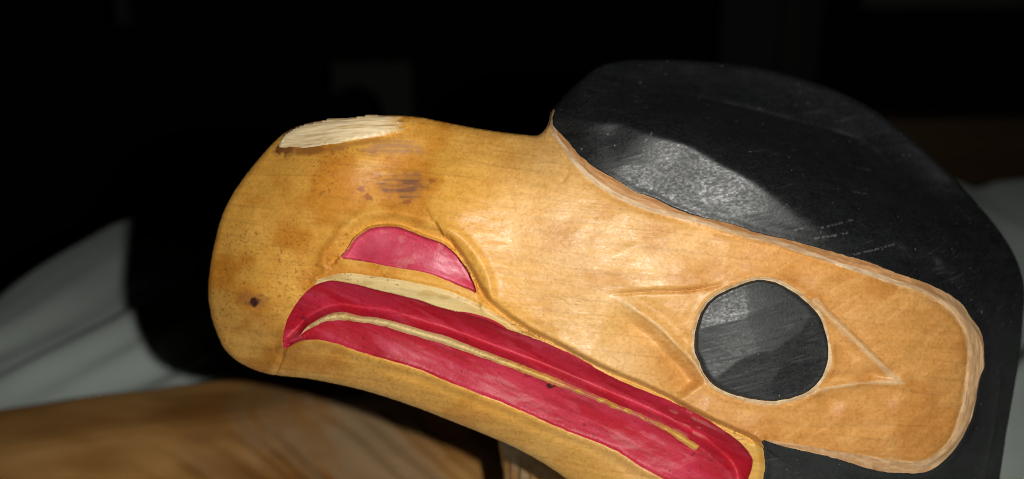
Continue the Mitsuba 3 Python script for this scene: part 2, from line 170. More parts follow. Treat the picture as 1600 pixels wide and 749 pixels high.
def relief(q):
    """The height of the carved face, in mm towards the viewer, at the points q."""
    dc = np.where(inside(crown_poly, q), 1, -1) * away(crown_d, q)
    hl, hu = lower_form(q / 10), upper_form(q / 10)
    crown = 0.5 * (hl + hu - np.sqrt((hl - hu) ** 2 + 1.6))          # the two planes meet in a brow ridge
    w = np.clip((dc + 1.9) / 2.0, 0, 1)
    h = face_form(q / 10) * (1 - w) + (crown + 0.6) * w
    p3 = np.c_[q, np.zeros(len(q))]
    calm = 1 - 0.85 * (inside(crown_poly, q) | inside(eye_poly, q))
    h = h + calm * 0.75 * (meshkit.fbm(p3 / 11, 3, 1) - 0.5) + calm * 0.16 * (meshkit.fbm(p3 * [0.35, 0.9, 1], 3, 2) - 0.5)
    # the crown stands proud of the face; its edge is a bare bevel with a knife line along it
    dp = away(panel_d, q)
    face_side = ~inside(crown_poly, q) & ~inside(border_poly, q)
    h = h + 0.35 * bell(dc - 0.2, 0.8) * (dc > -0.3)
    h = h + 0.6 * scallops(q, 7.5, 1.9, -0.25, 15) * step(0.5, 3, dc) + 0.65 * scallops(q, 7.0, 1.7, 0.45, 6) * face_side * step(8, 26, q[:, 0])
    h = h - 0.45 * bell(np.where(face_side, dp, dp * 2.5), 0.8) - 0.35 * bell(dc + 0.95, 0.22)
    # crown: long knife facets
    inc = step(0.5, 4, dc)
    u, v = q[:, 0] * 0.95 - q[:, 1] * 0.3, q[:, 1] * 0.95 + q[:, 0] * 0.3
    cut = meshkit.fbm(np.c_[u / 16, v / 7, 0 * u], 2, 21)
    h = h + inc * (0.10 * np.abs(cut - 0.5) + 0.03 * meshkit.noise(np.c_[u / 5, v / 1.6, 0 * u], 23))
    r2, kr = tapered(RIDGE_TWO, q, 0.15, 0.4)
    kr = kr * (0.3 + 0.7 * meshkit.noise(np.c_[q / 6, 0 * u], 24))
    h = h - kr * inc * (2.0 * np.exp(-np.abs(r2) / 2.6) * (r2 < 0) + 2.0 * np.exp(-r2 / 1.0) * (r2 >= 0))
    fl = side(curve(FLANK), q)
    h = h - inc * 0.9 * np.exp(-np.abs(fl) / 1.8)
    # eye: a shallow faceted cone in a cut ring
    de = np.where(inside(eye_poly, q), 1, -1) * away(eye_d, q)
    e0 = eye.mean(0)
    a, b = q[:, 0] - e0[0], q[:, 1] - e0[1]
    cuts = np.stack([0.9 + 0.055 * a - 0.035 * b, 0.9 - 0.075 * a + 0.04 * b, 0.9 - 0.03 * a + 0.09 * b, 1.0 + 0.02 * a - 0.11 * b])
    dome = -np.log(np.exp(-4.0 * cuts).sum(0)) / 4.0
    dome = 0.75 * dome * step(-0.3, 1.1, de) + 0.03 * (meshkit.fbm(np.c_[a / 3, b / 1.2, 0 * a], 2, 31) - 0.5)
    h = np.where(de > 0, h + dome - 0.30 * bell(de, 0.30), h - 0.55 * bell(de, 0.40) + 0.30 * bell(de + 1.1, 0.7))
    socket = step(9.0, 1.0, -de) * (de <= 0)
    h = h - 0.5 * socket
    # eyelid lines, which stop at the ring of the eye
    clear = step(0.0, 0.9, -de)
    lu, k = tapered(LID_UPPER, q, 0.40, 0.30)
    h = h + clear * k * (0.8 * np.exp(-np.maximum(lu, 0) / 2.2) * (lu > 0) * step(0, 0.9, lu) - 1.0 * bell(lu, 0.30))
    ll, k = tapered(LID_LOWER, q, 0.40, 0.06)
    h = h + clear * k * (0.45 * bell(ll - 0.2, 0.8) - 3.0 * step(0.0, -2.8, ll) * np.exp(-np.maximum(0, -ll - 2.8) / 5.5) - 0.4 * bell(ll + 0.6, 0.22) - 0.6 * bell(ll - 2.2, 1.2))
    lb, along = tapered(LID_BACK, q, 0.15, 0.2)
    h = h + clear * along * (0.7 * bell(lb + 0.1, 0.85) - 1.1 * bell(lb + 2.6, 2.2) - 0.45 * bell(lb - 1.1, 0.4))
    lw, k = tapered(LID_BELOW, q, 0.2, 0.2)
    h = h + clear * k * (0.5 * bell(lw, 0.6) - 0.9 * bell(lw - 1.6, 1.3) - 1.0 * bell(lw + 2.8, 2.8))
    # mouth: an upper wall, a floor that rises to the narrow bare strip, a hollow lower band
    dm = np.where(inside(mouth_poly, q), 1, -1) * away(mouth_d, q)
    dt_, dl, ds = away(top_d, q), away(low_d, q), side(tongue_line, q)
    upper = ds > 0
    uu = dt_ / (dt_ + np.abs(ds) + 1e-6)
    vv = np.abs(ds) / (np.abs(ds) + dl + 1e-6)
    deep_up = -0.45 * step(0, 0.3, dt_) - 5.2 * np.clip(uu / 0.75, 0, 1) ** 0.8 * step(0.1, 2.3, np.abs(ds))
    deep_low = -0.46 - 0.95 * np.sin(np.pi * np.clip(vv, 0, 1) ** 0.8) ** 1.2
    deep_low = deep_low * step(-0.05, 0.6, dl)
    floor = np.where(upper, deep_up, deep_low) + 0.22 * (meshkit.fbm(np.c_[(q[:, 0] - q[:, 1]) / 9, (q[:, 1] + 0.45 * q[:, 0]) / 1.3, 0 * u], 3, 41) - 0.5)
    onstrip = inside(tongue_poly, q)
    floor = floor + 0.55 * step(0, 0.6, np.where(onstrip, away(tongue_d, q), 0)) - 0.30 * bell(ds - 0.8, 0.35) * (~onstrip)
    h = h + np.where(dm > 0, floor, 0)
    out = dm <= 0
    h = h + out * (0.35 * bell(dl - 0.55, 0.6) - 0.25 * bell(dl - 2.2, 0.8))
    # lips and cheek
    dcheek = side(cheek, q)
    fade = step(-22, -12, q[:, 0] + 0 * u)
    h = h + fade * (2.1 * np.exp(-np.maximum(dcheek, 0) / 5.0) * (dcheek > 0) * step(0, 1.3, dcheek) - 0.95 * bell(dcheek, 0.5) - 0.30 * step(6, 0, -dcheek) * (dcheek <= 0) * out)
    dlip = side(lip_line, q)
    h = h - 0.30 * bell(dlip, 0.28) + 0.25 * bell(dlip + 0.9, 0.8) * out - 0.30 * bell(dlip - 1.6, 1.1)
    # nostril
    dn = np.where(inside(nostril_poly, q), 1, -1) * away(nostril_d, q)
    dnt = away(nostril_top, q)
    w = np.clip(dn, 0, None) / (np.clip(dn, 0, None) + dnt + 1e-6)
    h = h + np.where(dn > 0, -1.7 * step(0, 0.7, dnt) * (1 - 0.75 * step(1.0, 7.5, dnt)) * step(0, 0.4, dn + 0.15) - 0.10, 0)
    rimn = side(nostril_top, q)
    h = h + (dn <= 0) * (rimn > 0) * (0.55 * bell(dnt - 2.7, 1.0) - 1.0 * step(2.6, 0, dnt))
    # a flat worn spot on the side of the beak
    bx, bz = q[:, 0] + 28, q[:, 1] - 14
    h = h + (-0.31 * bx + 0.14 * bz) * np.exp(-(bx / 11) ** 2 - (bz / 6) ** 2)
    # smaller cuts
    h = h - 0.6 * bell(away(curve(JAW), q), 0.35) + 0.3 * bell(side(curve(JAW), q) + 1.2, 1.0)
    h = h - 0.28 * bell(away(curve(CREASE), q), 0.35)
    dsr = np.where(inside(scar_poly, q), 1, -1) * away(scar_d, q)
    torn = meshkit.fbm(np.c_[q[:, 0] / 5, q[:, 1] * 1.3, 0 * u], 3, 51)
    h = np.where(dsr > 0, h - 0.55 * step(0, 0.5, dsr) + 0.30 * (torn - 0.5) + 0.28 * (q[:, 1] - 17), h)
    # worn rounding towards the outline
    do = away(outline, q)
    t = np.clip(do / 2.2, 0, 1)
    return h - 2.2 * (1 - np.sqrt(np.clip(1 - (1 - t) ** 2, 0, 1)))

# ---------------------------------------------------------------- one triangulation that keeps every painted edge
lines = [outline] + [q for q in (crown_line, panel_line, mouth, tongue, nostril, eye, rim, scar, lip_edge, patch)]
kept = [outline]
for q in lines[1:]:
    ok = inside(body.buffer(-0.15), q)
    q = q[ok]
    q = q[away(np.vstack(kept), q) > 0.12]
    kept.append(q)
edge = np.vstack(kept)
for q, closed in ((mouth, True), (nostril, True), (eye, True), (crown_line, False), (resample(cheek, 0.2, False), False), (tongue, True), *((resample(curve(p), 0.2, False), False) for p in (LID_UPPER, LID_LOWER, LID_BACK, LID_BELOW, JAW, CREASE))):
    g = np.gradient(q, axis=0) if not closed else np.roll(q, -1, 0) - np.roll(q, 1, 0)
    g = np.stack([-g[:, 1], g[:, 0]], 1) / (np.linalg.norm(g, axis=1, keepdims=True) + 1e-9)
    for o in (0.0, 0.2, -0.2, 0.42, -0.42):
        m = q + o * g
        m = m[inside(body.buffer(-0.15), m)]
        m = m[away(edge, m) > 0.15]
        edge = np.vstack([edge, m])
x0, z0, x1, z1 = body.bounds
GRID = 0.36
gx, gz = np.meshgrid(np.arange(x0, x1, GRID), np.arange(max(z0, -62), z1, GRID * 0.87))
gx = gx + (np.arange(len(gx)) % 2)[:, None] * GRID / 2
fine = np.c_[gx.ravel(), gz.ravel()]
cx, cz = np.meshgrid(np.arange(x0, x1, 1.6), np.arange(z0, -62.5, 1.6))
fine = np.vstack([fine, np.c_[cx.ravel(), cz.ravel()]])
fine = fine[inside(body, fine)]
fine = fine[away(edge, fine) > 0.22]
flat = np.vstack([edge, fine])
tri = Delaunay(flat).simplices
mid = flat[tri].mean(1)
tri = tri[inside(body, mid)]
h = relief(flat)

def to_world(q, h):
    """From the head's own mm frame (leaning back with its face square to the phone, 200 mm away) to the room."""
    x, y, z = q[:, 0] / 1000, (200.0 - h) / 1000, q[:, 1] / 1000
    w = EYE_AT + x[:, None] * RIGHT + y[:, None] * AHEAD + z[:, None] * UP
    w[:, 2] = np.maximum(w[:, 2], 0.004)
    return w

front = to_world(flat, h)
a, b, c_ = (flat[tri[:, k]] for k in range(3))
turn = (b[:, 0] - a[:, 0]) * (c_[:, 1] - a[:, 1]) - (b[:, 1] - a[:, 1]) * (c_[:, 0] - a[:, 0])
tri[turn < 0] = tri[turn < 0][:, ::-1]           # outward is towards the viewer
# the back half, seen only from other places: same outline, a plain rounded swell
n_out = len(outline)
bx_, bz_ = np.meshgrid(np.arange(x0, x1, 2.0), np.arange(z0, z1, 2.0))
bq = np.c_[bx_.ravel(), bz_.ravel()]
bq = bq[inside(body, bq)]
bq = bq[away(outline, bq) > 1.0]
bflat = np.vstack([outline, bq])
btri = Delaunay(bflat).simplices
btri = btri[inside(body, bflat[btri].mean(1))]
edge_h = RBFInterpolator(outline[::9] / 10, h[:n_out][::9], kernel='thin_plate_spline', smoothing=0.05)
t = np.clip(away(outline, bq) / 16, 0, 1)
bh = np.r_[h[:n_out], edge_h(bq / 10) - 4 - 12 * np.sqrt(1 - (1 - t) ** 2)]
back = to_world(bflat, bh)
a, b, c_ = (bflat[btri[:, k]] for k in range(3))
turn = (b[:, 0] - a[:, 0]) * (c_[:, 1] - a[:, 1]) - (b[:, 1] - a[:, 1]) * (c_[:, 0] - a[:, 0])
btri[turn > 0] = btri[turn > 0][:, ::-1]
remap = np.r_[np.arange(n_out), len(flat) + np.arange(len(bq))]
vert = np.vstack([front, back[n_out:]])
uv_all = np.vstack([flat, bq])
faces = np.vstack([tri, remap[btri]])
nrm = np.zeros_like(vert)
fn_ = np.cross(vert[faces[:, 1]] - vert[faces[:, 0]], vert[faces[:, 2]] - vert[faces[:, 0]])
for k in range(3):
    np.add.at(nrm, faces[:, k], fn_)
nrm /= np.maximum(np.linalg.norm(nrm, axis=1, keepdims=True), 1e-20)

mid = uv_all[faces].mean(1)
is_back = np.arange(len(faces)) >= len(tri)
region = np.full(len(faces), 0)                  # 0 bare carved wood
for code, poly in ((1, scar_poly), (2, lip_poly), (3, border_poly), (4, crown_poly), (5, mouth_poly.union(patch_poly)), (6, tongue_poly), (7, nostril_poly), (8, rim_poly), (9, eye_poly)):
    hit = inside(poly, mid)
    if code not in (4,):
        hit &= ~is_back
    if code in (2,):
        hit &= ~inside(crown_poly, mid)
    region[hit] = code

s_panel = np.r_[0, np.cumsum(np.linalg.norm(np.diff(panel_line, axis=0), axis=1))]

def lanes(q):
    d, i = cKDTree(panel_line).query(q)
    return np.stack([s_panel[i], d], 1)

def part(key, code, bsdf, chart=None):
    f = faces[region == code]
    used, inv = np.unique(f, return_inverse=True)
    path = meshkit.write_ply((vert[used], inv.reshape(-1, 3)), False, chart(uv_all[used]) if chart else uv_all[used], None, normals=nrm[used])
    scene[key] = {'type': 'ply', 'filename': path, 'face_normals': False, 'bsdf': {'type': 'ref', 'id': bsdf}}

# ---------------------------------------------------------------- materials
def coat(name, colour, rough, bump=None, height=1e-4, eps=1e-4, **more):
    inner = {'type': 'principled', 'base_color': mikit.proc(colour) if callable(colour) else {'type': 'rgb', 'value': colour},
             'roughness': mikit.proc(rough) if callable(rough) else rough, **more}
    if bump is not None:
        inner = {'type': 'bumpmap', 'arbitrary': {**mikit.proc(bump, eps)}, 'scale': height, 'bsdf': inner}
    scene[name] = {'type': 'twosided', 'bsdf': inner}

def spot(x, z, cx, cz, rx, rz, wob=0.5, f=0.5):
    """1 inside a ragged patch of matter centred on (cx, cz), 0 outside."""
    w = (fbm(x * f + 7.3, z * f + 3.1, 2.0, 3) - 0.5) * 2 * wob
    r = dr.sqrt(dr.square((x - cx) / rx) + dr.square((z - cz) / rz)) + w
    return 1 - smoothstep(0.35, 1.15, r)

def grain(x, z):
    zz = z + 0.10 * x + 2.2 * (noise(x * 0.035, z * 0.05, 4.0) - 0.5)
    return 0.4 * noise(x * 0.035, zz * 1.1, 1.0) + 0.35 * noise(x * 0.07, zz * 2.6, 2.0) + 0.25 * noise(x * 0.2, zz * 6.0, 3.0)

def pores(x, z):
    zz = z + 0.10 * x
    return smoothstep(0.80, 0.90, noise(x * 1.5, zz * 4.5, 11.0)) * smoothstep(0.35, 0.65, noise(x * 0.12, z * 0.12, 12.0))

def wood_colour(p, n, uv):
    x, z = uv.x, uv.y
    wander = 16 * (fbm(x * 0.05, z * 0.05, 5.0, 3) - 0.5)
    c = mix((0.62, 0.302, 0.050), (0.57, 0.315, 0.100), smoothstep(-14, 12, x + wander + 0.55 * dr.minimum(z + 14, 0)))
    c = mix(c, (0.50, 0.235, 0.062), smoothstep(24, 50, x + wander - 0.2 * z))
    c = mix(c, (0.46, 0.232, 0.050), smoothstep(-30, -42, z + 0.42 * x + 0.3 * wander) * (1 - smoothstep(15, 30, x)))
    ochre = smoothstep(0.48, 0.70, fbm(x * 0.11 + 9, z * 0.13, 6.0, 3))
    c = mix(c, c * mi.Color3f(0.80, 0.63, 0.40), (0.95 - 0.45 * smoothstep(-30, 5, x)) * ochre)
    pale = smoothstep(0.55, 0.75, fbm(x * 0.16 + 31, z * 0.2, 8.0, 3))
    c = mix(c, c * mi.Color3f(1.10, 1.16, 1.35), 0.7 * pale)
    c = c * (0.88 + 0.24 * grain(x, z))
    f = 0.85 * x + 0.52 * z
    ring = (z + 0.13 * x + 5.0 * (fbm(x * 0.03, z * 0.05, 22.0, 3) - 0.5)) * 0.30
    ring = dr.abs(ring - dr.round(ring))
    c = c * (1 - 0.10 * smoothstep(0.10, 0.02, ring) * smoothstep(0.35, 0.65, noise(x * 0.09, z * 0.3, 24.0)))
    fibre = smoothstep(0.55, 0.8, noise(f * 0.14, (z * 0.85 - x * 0.52) * 1.1, 21.0)) * smoothstep(22, 40, x)
    c = mix(c, c * mi.Color3f(1.14, 1.20, 1.35), 0.6 * fibre)
    fine = 0.25 * fbm(x * 0.12, z * 0.34, 18.0, 2) + 0.75 * fbm(x * 1.7, z * 1.9, 19.0, 2)
    c = c * mix((0.95, 0.92, 0.86), (1.04, 1.05, 1.08), smoothstep(0.30, 0.70, fine))
    tip = 1 - smoothstep(-34, -14, x)
    fleck = smoothstep(0.66, 0.86, noise(x * 2.4 + 0.7 * noise(x * 2.5, z * 2.5, 31.0), z * 2.6 + 0.7 * noise(x * 2.5, z * 2.5, 32.0), 13.0) - 0.10 * noise(x * 6.0, z * 6.0, 37.0)) * smoothstep(0.45, 0.62, fbm(x * 0.16, z * 0.16, 14.0, 2))
    c = mix(c, (0.25, 0.085, 0.018), fleck * (0.06 + 0.54 * tip))
    c = mix(c, (0.20, 0.09, 0.03), 0.06 * pores(x, z))
    speck = smoothstep(0.5, 0.85, fbm(x * 2.6, z * 2.6, 15.0, 2))
    c = c * mix((1.04, 1.05, 1.06), (0.91, 0.87, 0.80), speck)
    # the eyelid ridges, where the lacquer is rubbed through to pale wood
    for line, r in ((LID_BACK, 0.75), (LID_BELOW, 0.38), (LID_LOWER, 0.30)):
        near = mi.Float(9)
        for (ax, az), (bx, bz) in zip(line[:-1], line[1:]):
            l = math.hypot(bx - ax, bz - az); ux, uz = (bx - ax) / l, (bz - az) / l
            k = dr.clip((x - ax) * ux + (z - az) * uz, 0, l)
            near = dr.minimum(near, dr.sqrt(dr.square(x - ax - k * ux) + dr.square(z - az - k * uz)))
        near = near + 0.9 * (fbm(x * 0.7, z * 0.7, 26.0, 3) - 0.5)
        c = mix(c, mix((0.50, 0.33, 0.17), (0.62, 0.46, 0.28), noise(x * 2.0, z * 3.0, 27.0)), 0.50 * smoothstep(r + 0.15, r - 0.2, near))
    # stains and scuffs that can be seen on the beak
    c = mix(c, (0.17, 0.075, 0.050), 0.85 * spot(x, z, -22.0, 10.4, 5.2, 3.2, 0.7, 0.45) * (0.45 + 0.55 * smoothstep(0.3, 0.6, noise(x * 0.3, z * 3.0, 33.0))))
    c = mix(c, (0.38, 0.19, 0.10), 0.70 * spot(x, z, -24.0, 18.2, 6.5, 2.0, 0.7, 0.4) * (0.4 + 0.6 * smoothstep(0.3, 0.6, noise(x * 0.3, z * 2.6, 34.0))))
    for cx, cz, r in ((-29.5, 9.9, 0.8), (-28.2, 8.2, 0.7), (-20.3, 7.4, 0.8), (-15.8, 11.6, 0.6), (-52, 1.0, 0.5), (52.5, -10.0, 1.2), (50.0, -13.2, 1.0)):
        c = mix(c, (0.26, 0.07, 0.02), 0.75 * spot(x, z, cx, cz, r * 1.4, r, 0.9, 1.1))
    c = mix(c, (0.30, 0.12, 0.04), 0.55 * spot(x, z, -52.7, -12.2, 3.2, 2.5, 0.9, 0.5))
    c = mix(c, (0.035, 0.008, 0.010), 0.95 * spot(x, z, -52.6, -12.7, 1.7, 1.35, 0.7, 0.9))
    c = mix(c, (0.09, 0.028, 0.008), 0.9 * spot(x, z, -46.6, 18.4, 2.2, 1.7, 0.8, 0.8))
    c = mix(c, (0.24, 0.085, 0.018), 0.8 * spot(x, z + 0.02 * (x + 41), -40.5, 17.9, 7.0, 1.2, 0.6, 0.6))
    c = mix(c, (0.36, 0.15, 0.03), 0.7 * spot(x, z - 0.16 * (x + 30), -30.0, 19.3, 8.0, 0.8, 0.6, 0.6))
    return c

def wood_rough(p, n, uv):
    return 0.36 + 0.16 * fbm(uv.x * 0.3, uv.y * 0.5, 3.0, 3) + 0.08 * noise(uv.x * 2, uv.y * 5)

def wood_bump(p, n, uv):
    x, z = uv.x, uv.y
    return 0.6 * grain(x, z) - 0.35 * pores(x, z) + 0.40 * fbm(x * 2.2, z * 3.0, 5.0, 2) + 0.35 * fbm(x * 0.5, z * 0.7, 6.0, 2)

coat('carved_wood', wood_colour, wood_rough, wood_bump, 0.7e-4, specular=0.34, clearcoat=0.10, clearcoat_gloss=0.75)

def pale_colour(p, n, uv):
    x, z = uv.x, uv.y
    c = mix((0.44, 0.28, 0.145), (0.58, 0.42, 0.25), smoothstep(0.3, 0.7, fbm(x * 0.6, z * 1.2, 7.0, 3)))
    return c * (0.85 + 0.3 * noise(x * 2.2, z * 4.0, 2.0))

coat('bare_bevel', pale_colour, 0.62, wood_bump, 1.2e-4, specular=0.3)

def lane_colour(p, n, uv):
    """The two knife cuts of the bevel: u runs along it, v across it, in mm; the upper cut is browner wood."""
    u, v = uv.x, uv.y
    c = mix((0.46, 0.30, 0.165), (0.58, 0.42, 0.26), smoothstep(0.3, 0.7, fbm(u * 0.5, v * 2.0, 7.0, 3)))
    upper = smoothstep(0.75, 1.0, v + 0.7 * (fbm(u * 0.25, v * 0.5, 17.0, 3) - 0.5)) * (1 - smoothstep(86, 100, u))
    c = mix(c, mix((0.36, 0.165, 0.060), (0.50, 0.28, 0.12), noise(u * 0.5, v * 4.0, 9.0)), upper)
    c = mix(c, c * mi.Color3f(0.95, 0.84, 0.72), smoothstep(80, 100, u))
    return c * (0.84 + 0.24 * noise(u * 0.4, v * 4.0, 2.0))

coat('bevel_wood', lane_colour, 0.6, lambda p, n, uv: noise(uv.x * 0.3, uv.y * 3, 1.0) + 0.8 * fbm(uv.x * 2, uv.y * 3, 2.0, 2), 0.9e-4, specular=0.3)

def lip_colour(p, n, uv):
    x, z = uv.x, uv.y
    c = mix((0.62, 0.45, 0.20), (0.56, 0.31, 0.07), smoothstep(-16, 8, x + 10 * (fbm(x * 0.1, z * 0.2, 3.0) - 0.5)))
    c = mix(c, c * mi.Color3f(0.78, 0.66, 0.45), 0.6 * smoothstep(0.5, 0.7, fbm(x * 0.3, z * 0.8, 19.0, 3)))
    return c * (0.82 + 0.36 * grain(x * 1.3, z * 1.3)) * (1 - 0.45 * pores(x, z))

coat('lip_wood', lip_colour, 0.48, wood_bump, 1.0e-4, specular=0.45)

def strip_colour(p, n, uv):
    x, z = uv.x, uv.y
    ragged = smoothstep(0.40, 0.60, fbm(x * 0.7, z * 1.2, 28.0, 3)) * smoothstep(4, 12, x) * (1 - smoothstep(27, 31, x))
    return mix(lip_colour(p, n, uv), (0.48, 0.10, 0.09), 0.75 * ragged)

coat('strip_wood', strip_colour, 0.48, wood_bump, 1.0e-4, specular=0.4)

def scar_colour(p, n, uv):
    x, z = uv.x, uv.y
    zz = z - 0.08 * x + 0.6 * (noise(x * 0.12, z * 0.3, 5.0) - 0.5)
    fibre = 0.5 * noise(x * 0.10, zz * 1.6, 1.0) + 0.3 * noise(x * 0.25, zz * 3.6, 2.0) + 0.2 * noise(x * 0.8, zz * 7.0, 3.0)
    c = mix((0.54, 0.36, 0.16), (0.78, 0.61, 0.37), smoothstep(0.22, 0.58, fibre))
    c = mix(c, (0.60, 0.33, 0.08), 0.8 * smoothstep(-26, -22, x + 8 * (fibre - 0.5)))
    return mix(c, (0.28, 0.16, 0.07), 0.55 * smoothstep(0.74, 0.84, noise(x * 0.12 + 3, zz * 2.8, 9.0)))

coat('torn_wood', scar_colour, 0.45, lambda p, n, uv: noise(uv.x * 0.3, uv.y * 3.5, 1.0) + 0.5 * noise(uv.x, uv.y * 7, 2.0), 0.8e-4, specular=0.45)

def red_colour(p, n, uv):
    x, z = uv.x, uv.y
    s, t = x * 0.90 - z * 0.43, z * 0.90 + x * 0.43
    c = mix((0.38, 0.010, 0.024), (0.43, 0.022, 0.050), smoothstep(0.3, 0.7, fbm(s * 0.10, t * 0.5, 3.0, 3)))
    thin = smoothstep(0.52, 0.74, fbm(s * 0.16, t * 0.6, 23.0, 4))
    c = mix(c, (0.50, 0.060, 0.098), 0.45 * thin)
    c = mix(c, (0.30, 0.010, 0.018), 0.6 * smoothstep(0.58, 0.72, fbm(s * 0.09 + 4, t * 0.9, 25.0, 3)))
    worn = smoothstep(0.60, 0.78, noise(s * 0.5, t * 1.4, 27.0)) * spot(x, z, 34, -38, 9, 6, 0.5, 0.3)
    c = mix(c, (0.55, 0.22, 0.19), 0.45 * worn)
    c = mix(c, (0.03, 0.004, 0.006), 0.95 * spot(x, z, 7.8, -29.0, 0.95, 0.55, 1.0, 1.6))
    c = mix(c, (0.10, 0.006, 0.012), 0.75 * spot(x, z, -43.0, -16.2, 1.1, 0.8, 1.0, 1.2))
    dot = smoothstep(0.90, 0.96, noise(x * 1.6, z * 1.8, 29.0))
    c = mix(c, (0.12, 0.005, 0.010), 0.6 * dot)
    return c * (0.90 + 0.2 * noise(x * 3, z * 3, 4.0))

def red_bump(p, n, uv):
    x, z = uv.x, uv.y
    s, t = x * 0.90 - z * 0.43, z * 0.90 + x * 0.43
    return 0.6 * noise(s * 0.4, t * 2.0, 2.0) + 0.5 * fbm(x * 2.6, z * 2.6, 5.0, 2)

coat('red_paint', red_colour, 0.50, red_bump, 0.6e-4, specular=0.35)

def pink_colour(p, n, uv):
    x, z = uv.x, uv.y
    c = mix((0.46, 0.032, 0.066), (0.54, 0.090, 0.140), smoothstep(0.25, 0.75, fbm(x * 0.14, z * 0.2, 33.0, 3)))
    return mix(c, (0.62, 0.28, 0.26), 0.25 * smoothstep(0.60, 0.80, fbm(x * 0.5 + 3, z * 0.7, 35.0, 3))) * (0.9 + 0.2 * noise(x * 3, z * 3, 4.0))

coat('pink_paint', pink_colour, 0.42, red_bump, 0.6e-4, specular=0.45)

SCRATCHES = [(SCRATCH[k], SCRATCH[k + 1]) for k in range(0, len(SCRATCH), 2)]

def black_colour(p, n, uv):
    x, z = uv.x, uv.y
    c = mix((0.0035, 0.0040, 0.0044), (0.009, 0.0103, 0.0113), fbm(x * 0.25, z * 0.35, 43.0, 3))
    s, t = x * 0.97 + z * 0.24, z * 0.97 - x * 0.24
    scr = smoothstep(0.78, 0.95, noise(s * 0.25, t * 2.6, 45.0)) * smoothstep(0.50, 0.68, fbm(x * 0.10, z * 0.12, 46.0, 2))
    c = mix(c, (0.040, 0.042, 0.041), 0.5 * scr)
    for (ax, az), (bx, bz) in SCRATCHES:
        l = math.hypot(bx - ax, bz - az); ux, uz = (bx - ax) / l, (bz - az) / l
        k = dr.clip((x - ax) * ux + (z - az) * uz, 0, l)
        d = dr.sqrt(dr.square(x - ax - k * ux) + dr.square(z - az - k * uz))
        c = mix(c, (0.09, 0.09, 0.085), 0.6 * smoothstep(0.32, 0.06, d) * smoothstep(0.25, 0.6, noise(x * 2.2, z * 2.2, 47.0)))
    f, g, r = voronoi(x * 0.30 + 2 * noise(x * 0.1, z * 0.1), z * 0.30)
    dust = smoothstep(0.02 + 0.06 * r * r, 0.015 * r, f) * smoothstep(0.55, 0.6, cell_of(r))
    return mix(c, (0.26, 0.25, 0.23), 0.7 * dust)

def cell_of(r):
    return mikit.cell_rand(r * 9999.0)

def black_bump(p, n, uv):
    x, z = uv.x, uv.y
    s, t = x * 0.97 + z * 0.24, z * 0.97 - x * 0.24
    return 0.8 * noise(s * 0.22, t * 2.2, 2.0) + 0.5 * noise(x * 3.6, z * 3.8, 5.0)

coat('black_paint', black_colour, lambda p, n, uv: 0.34 + 0.30 * fbm(uv.x * 2.2, uv.y * 3.4, 3.0, 2) + 0.08 * noise(uv.x * 0.2, uv.y * 1.2), black_bump, 0.28e-4, specular=0.7)

part('wooden_bird_head__face', 0, 'carved_wood')
part('wooden_bird_head__torn_patch', 1, 'torn_wood')
part('wooden_bird_head__lip', 2, 'lip_wood')
part('wooden_bird_head__bevel', 3, 'bevel_wood', lanes)
part('wooden_bird_head__crown', 4, 'black_paint')
part('wooden_bird_head__mouth', 5, 'red_paint')
part('wooden_bird_head__mouth_strip', 6, 'strip_wood')
part('wooden_bird_head__nostril', 7, 'pink_paint')
part('wooden_bird_head__eye_rim', 8, 'bare_bevel')
part('wooden_bird_head__eye', 9, 'black_paint')
labels['wooden_bird_head'] = {'label': 'carved wooden bird head with hooked beak, black crown and eye, and red mouth', 'category': 'carving'}
for k, s in (('face', 'golden varnished bare wood of the beak and face'), ('torn_patch', 'pale torn patch of raw wood on top of the beak'), ('lip', 'pale bare rim above the red mouth'),
             ('bevel', 'pale cut edge between the face and the black paint'), ('crown', 'black painted crown and back of the head'), ('mouth', 'red painted long mouth'),
             ('mouth_strip', 'thin bare wood strip along the middle of the red mouth'), ('nostril', 'pinkish red painted nostril'), ('eye_rim', 'thin pale ring round the black eye'), ('eye', 'round black painted eye')):
    labels['wooden_bird_head__' + k] = {'label': s}

